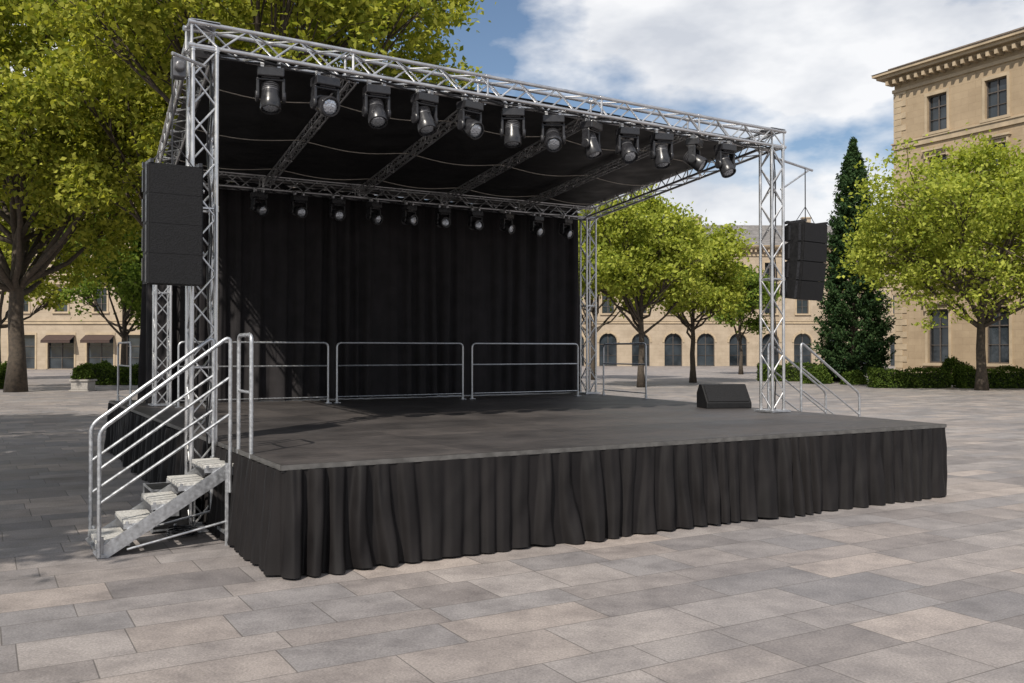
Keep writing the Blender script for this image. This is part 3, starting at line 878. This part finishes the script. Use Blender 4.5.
    rf.add(A+rg, [(0, 1, 5, 4), (1, 2, 5), (2, 3, 4, 5), (3, 0, 4)])
    nrow = 14
    for k in range(1, nrow):
        t = k/nrow; zz = zr+roof_h*t; yy = -o+(depth/2+o)*t
        x0 = -o+hd*t; x1 = length+o-hd*t
        rf.box(((x0+x1)/2, yy, zz+.03), (x1-x0-.1, .10, .06))
    rf.build('roof', roofm, e)
    ch = MB()
    for k in range(3):
        xx = length*(.25+.25*k)+(3 if k == 1 else 0); ch.bx(xx-.6, xx+.6, depth/2-.4, depth/2+.4, zr+roof_h-1.2, zr+roof_h+1.0); ch.bx(xx-.7, xx+.7, depth/2-.5, depth/2+.5, zr+roof_h+1.003, zr+roof_h+1.2)
    ch.build('chimneys', wallm, e)
    wall.build('walls', wallm, e); trim.build('stone_trim', M_trim, e); fr.build('window_frames', M_frame, e); gl.build('window_glass', M_glass, e)
    if aw.v: aw.build('awnings', M_awn, e)
    return e

st_r = [dict(z0=0, z1=6.6, a=1.2, h=3.9, w=1.7, hood='flat'), dict(z0=6.6, z1=12.4, a=1.3, h=3.0, w=1.6, hood='ped', apron=True, belt=.6),
        dict(z0=12.4, z1=17.6, a=1.3, h=2.6, w=1.55, hood='flat', apron=True), dict(z0=17.6, z1=21.8, a=.5, h=2.7, w=1.6, belt=.5)]
building('sandstone_palace', (29.2, 70.0, 0), math.radians(-60), 46, 22, st_r, 4.5, 23.2, M_stone, M_tile, 4.5, over=1.15, first=3.6)
st_c = [dict(z0=0, z1=6.2, a=0, h=4.6, w=2.5, arch=True), dict(z0=6.2, z1=11.4, a=1.2, h=2.9, w=1.7, hood='flat'), dict(z0=11.4, z1=15.6, a=.9, h=2.3, w=1.6)]
building('arcaded_palace', (-14, 128, 0), math.radians(2), 78, 16, st_c, 4.6, 17.0, M_stone2, M_slate, 4.0, over=.9)
st_l = [dict(z0=0, z1=5.4, a=.05, h=3.9, w=3.1, awning=True), dict(z0=5.4, z1=10.6, a=1.2, h=2.7, w=1.5, hood='flat'), dict(z0=10.6, z1=15.4, a=1.0, h=2.4, w=1.5, hood='flat')]
building('stone_town_house', (-105, 108, 0), math.radians(-3), 84, 16, st_l, 4.6, 19.0, M_stone2, M_tile, 4.5)

# ------------------------------------------------------------------ trees
make_tree(-24.8, 46, 23, 9.2, 3.8, 1, L_olive, 62000, 30, .32, .42, sig=.46)
make_tree(-9.2, 34, 22.5, 7.9, 8.3, 2, L_olive, 54000, 28, .27, .36)
make_tree(-15.6, 42, 20, 6.0, 6.0, 12, L_olive, 36000, 18, .29, .26)
make_tree(-27.0, 64, 13, 5.0, 3.0, 3, L_green, 18000, 14, .32, .22)
make_tree(-37, 66, 17, 6.5, 3.5, 4, L_olive, 22000, 14, .36, .3)
make_tree(-10.6, 4.4, 12.5, 4.2, 5.5, 5, L_olive, 18000, 14, .28, .26)  # out of view at left, added to cast shade on the left paving
make_tree(-13.0, 9.6, 13, 4.4, 6.0, 15, L_olive, 16000, 13, .26, .22)  # unseen as well, placed so its shadow falls left of the stage
make_tree(-17.5, 15.5, 14, 5.0, 5.5, 6, L_olive, 20000, 14, .28, .28)  # third added off-frame tree, shades the paving further back
make_tree(7.3, 52, 11.8, 4.3, 3.2, 7, L_yg, 25000, 20, .25, .2)
make_tree(11.8, 60, 11.0, 4.2, 3.0, 8, L_yg, 18000, 18, .28, .2)
make_tree(5.8, 66, 12.8, 4.6, 3.4, 13, L_yg, 17000, 14, .30, .2)
make_tree(20.4, 82, 10.6, 3.0, 3.0, 9, L_green, 10000, 10, .32, .18)
make_tree(24.5, 48, 13.0, 7.5, 3.5, 10, L_yg, 46000, 28, .24, .27)
make_conifer(22.3, 60, 16.2, 2.9, 21)
make_hedge(20.2, 24.2, 51.5, 1.3, .95, 31); make_hedge(24.8, 29.5, 51.0, 1.3, 1.0, 32); make_hedge(30.2, 37, 50.3, 1.3, 1.0, 33)
make_hedge(17.0, 23.0, 63, 1.2, 1.1, 34)
make_hedge(-36, -27.5, 49.5, 1.4, 1.0, 35); make_hedge(-26.0, -21.8, 56, 1.3, 1.1, 36)
for i, (x, y, r, h) in enumerate(((19.2, 58, .9, 1.1), (21.0, 56.5, .8, .8), (-30, 54, 1.0, 1.4), (-26.5, 60, .9, 1.3), (26.9, 56, 1.1, 1.6))): make_bush(x, y, r, h, 50+i)
for (x, y) in ((-21.9, 47.0), (-19.6, 52.0)):
    e = empty('stone_planter', (x, y, 0)); b = MB()
    for k, (w0, z0, z1) in enumerate(((1.0, 0, .08), (.86, .083, .5), (1.0, .503, .6))): b.bx(-w0/2, w0/2, -w0/2, w0/2, z0, z1)
    b.build('trough', M_kerb, e, bevel=.02); b = MB(); b.bx(-.42, .42, -.42, .42, .603, .63); b.build('soil', M_soil, e)
    make_bush(x, y, .5, .7, int(x*3)+90, z=.62)
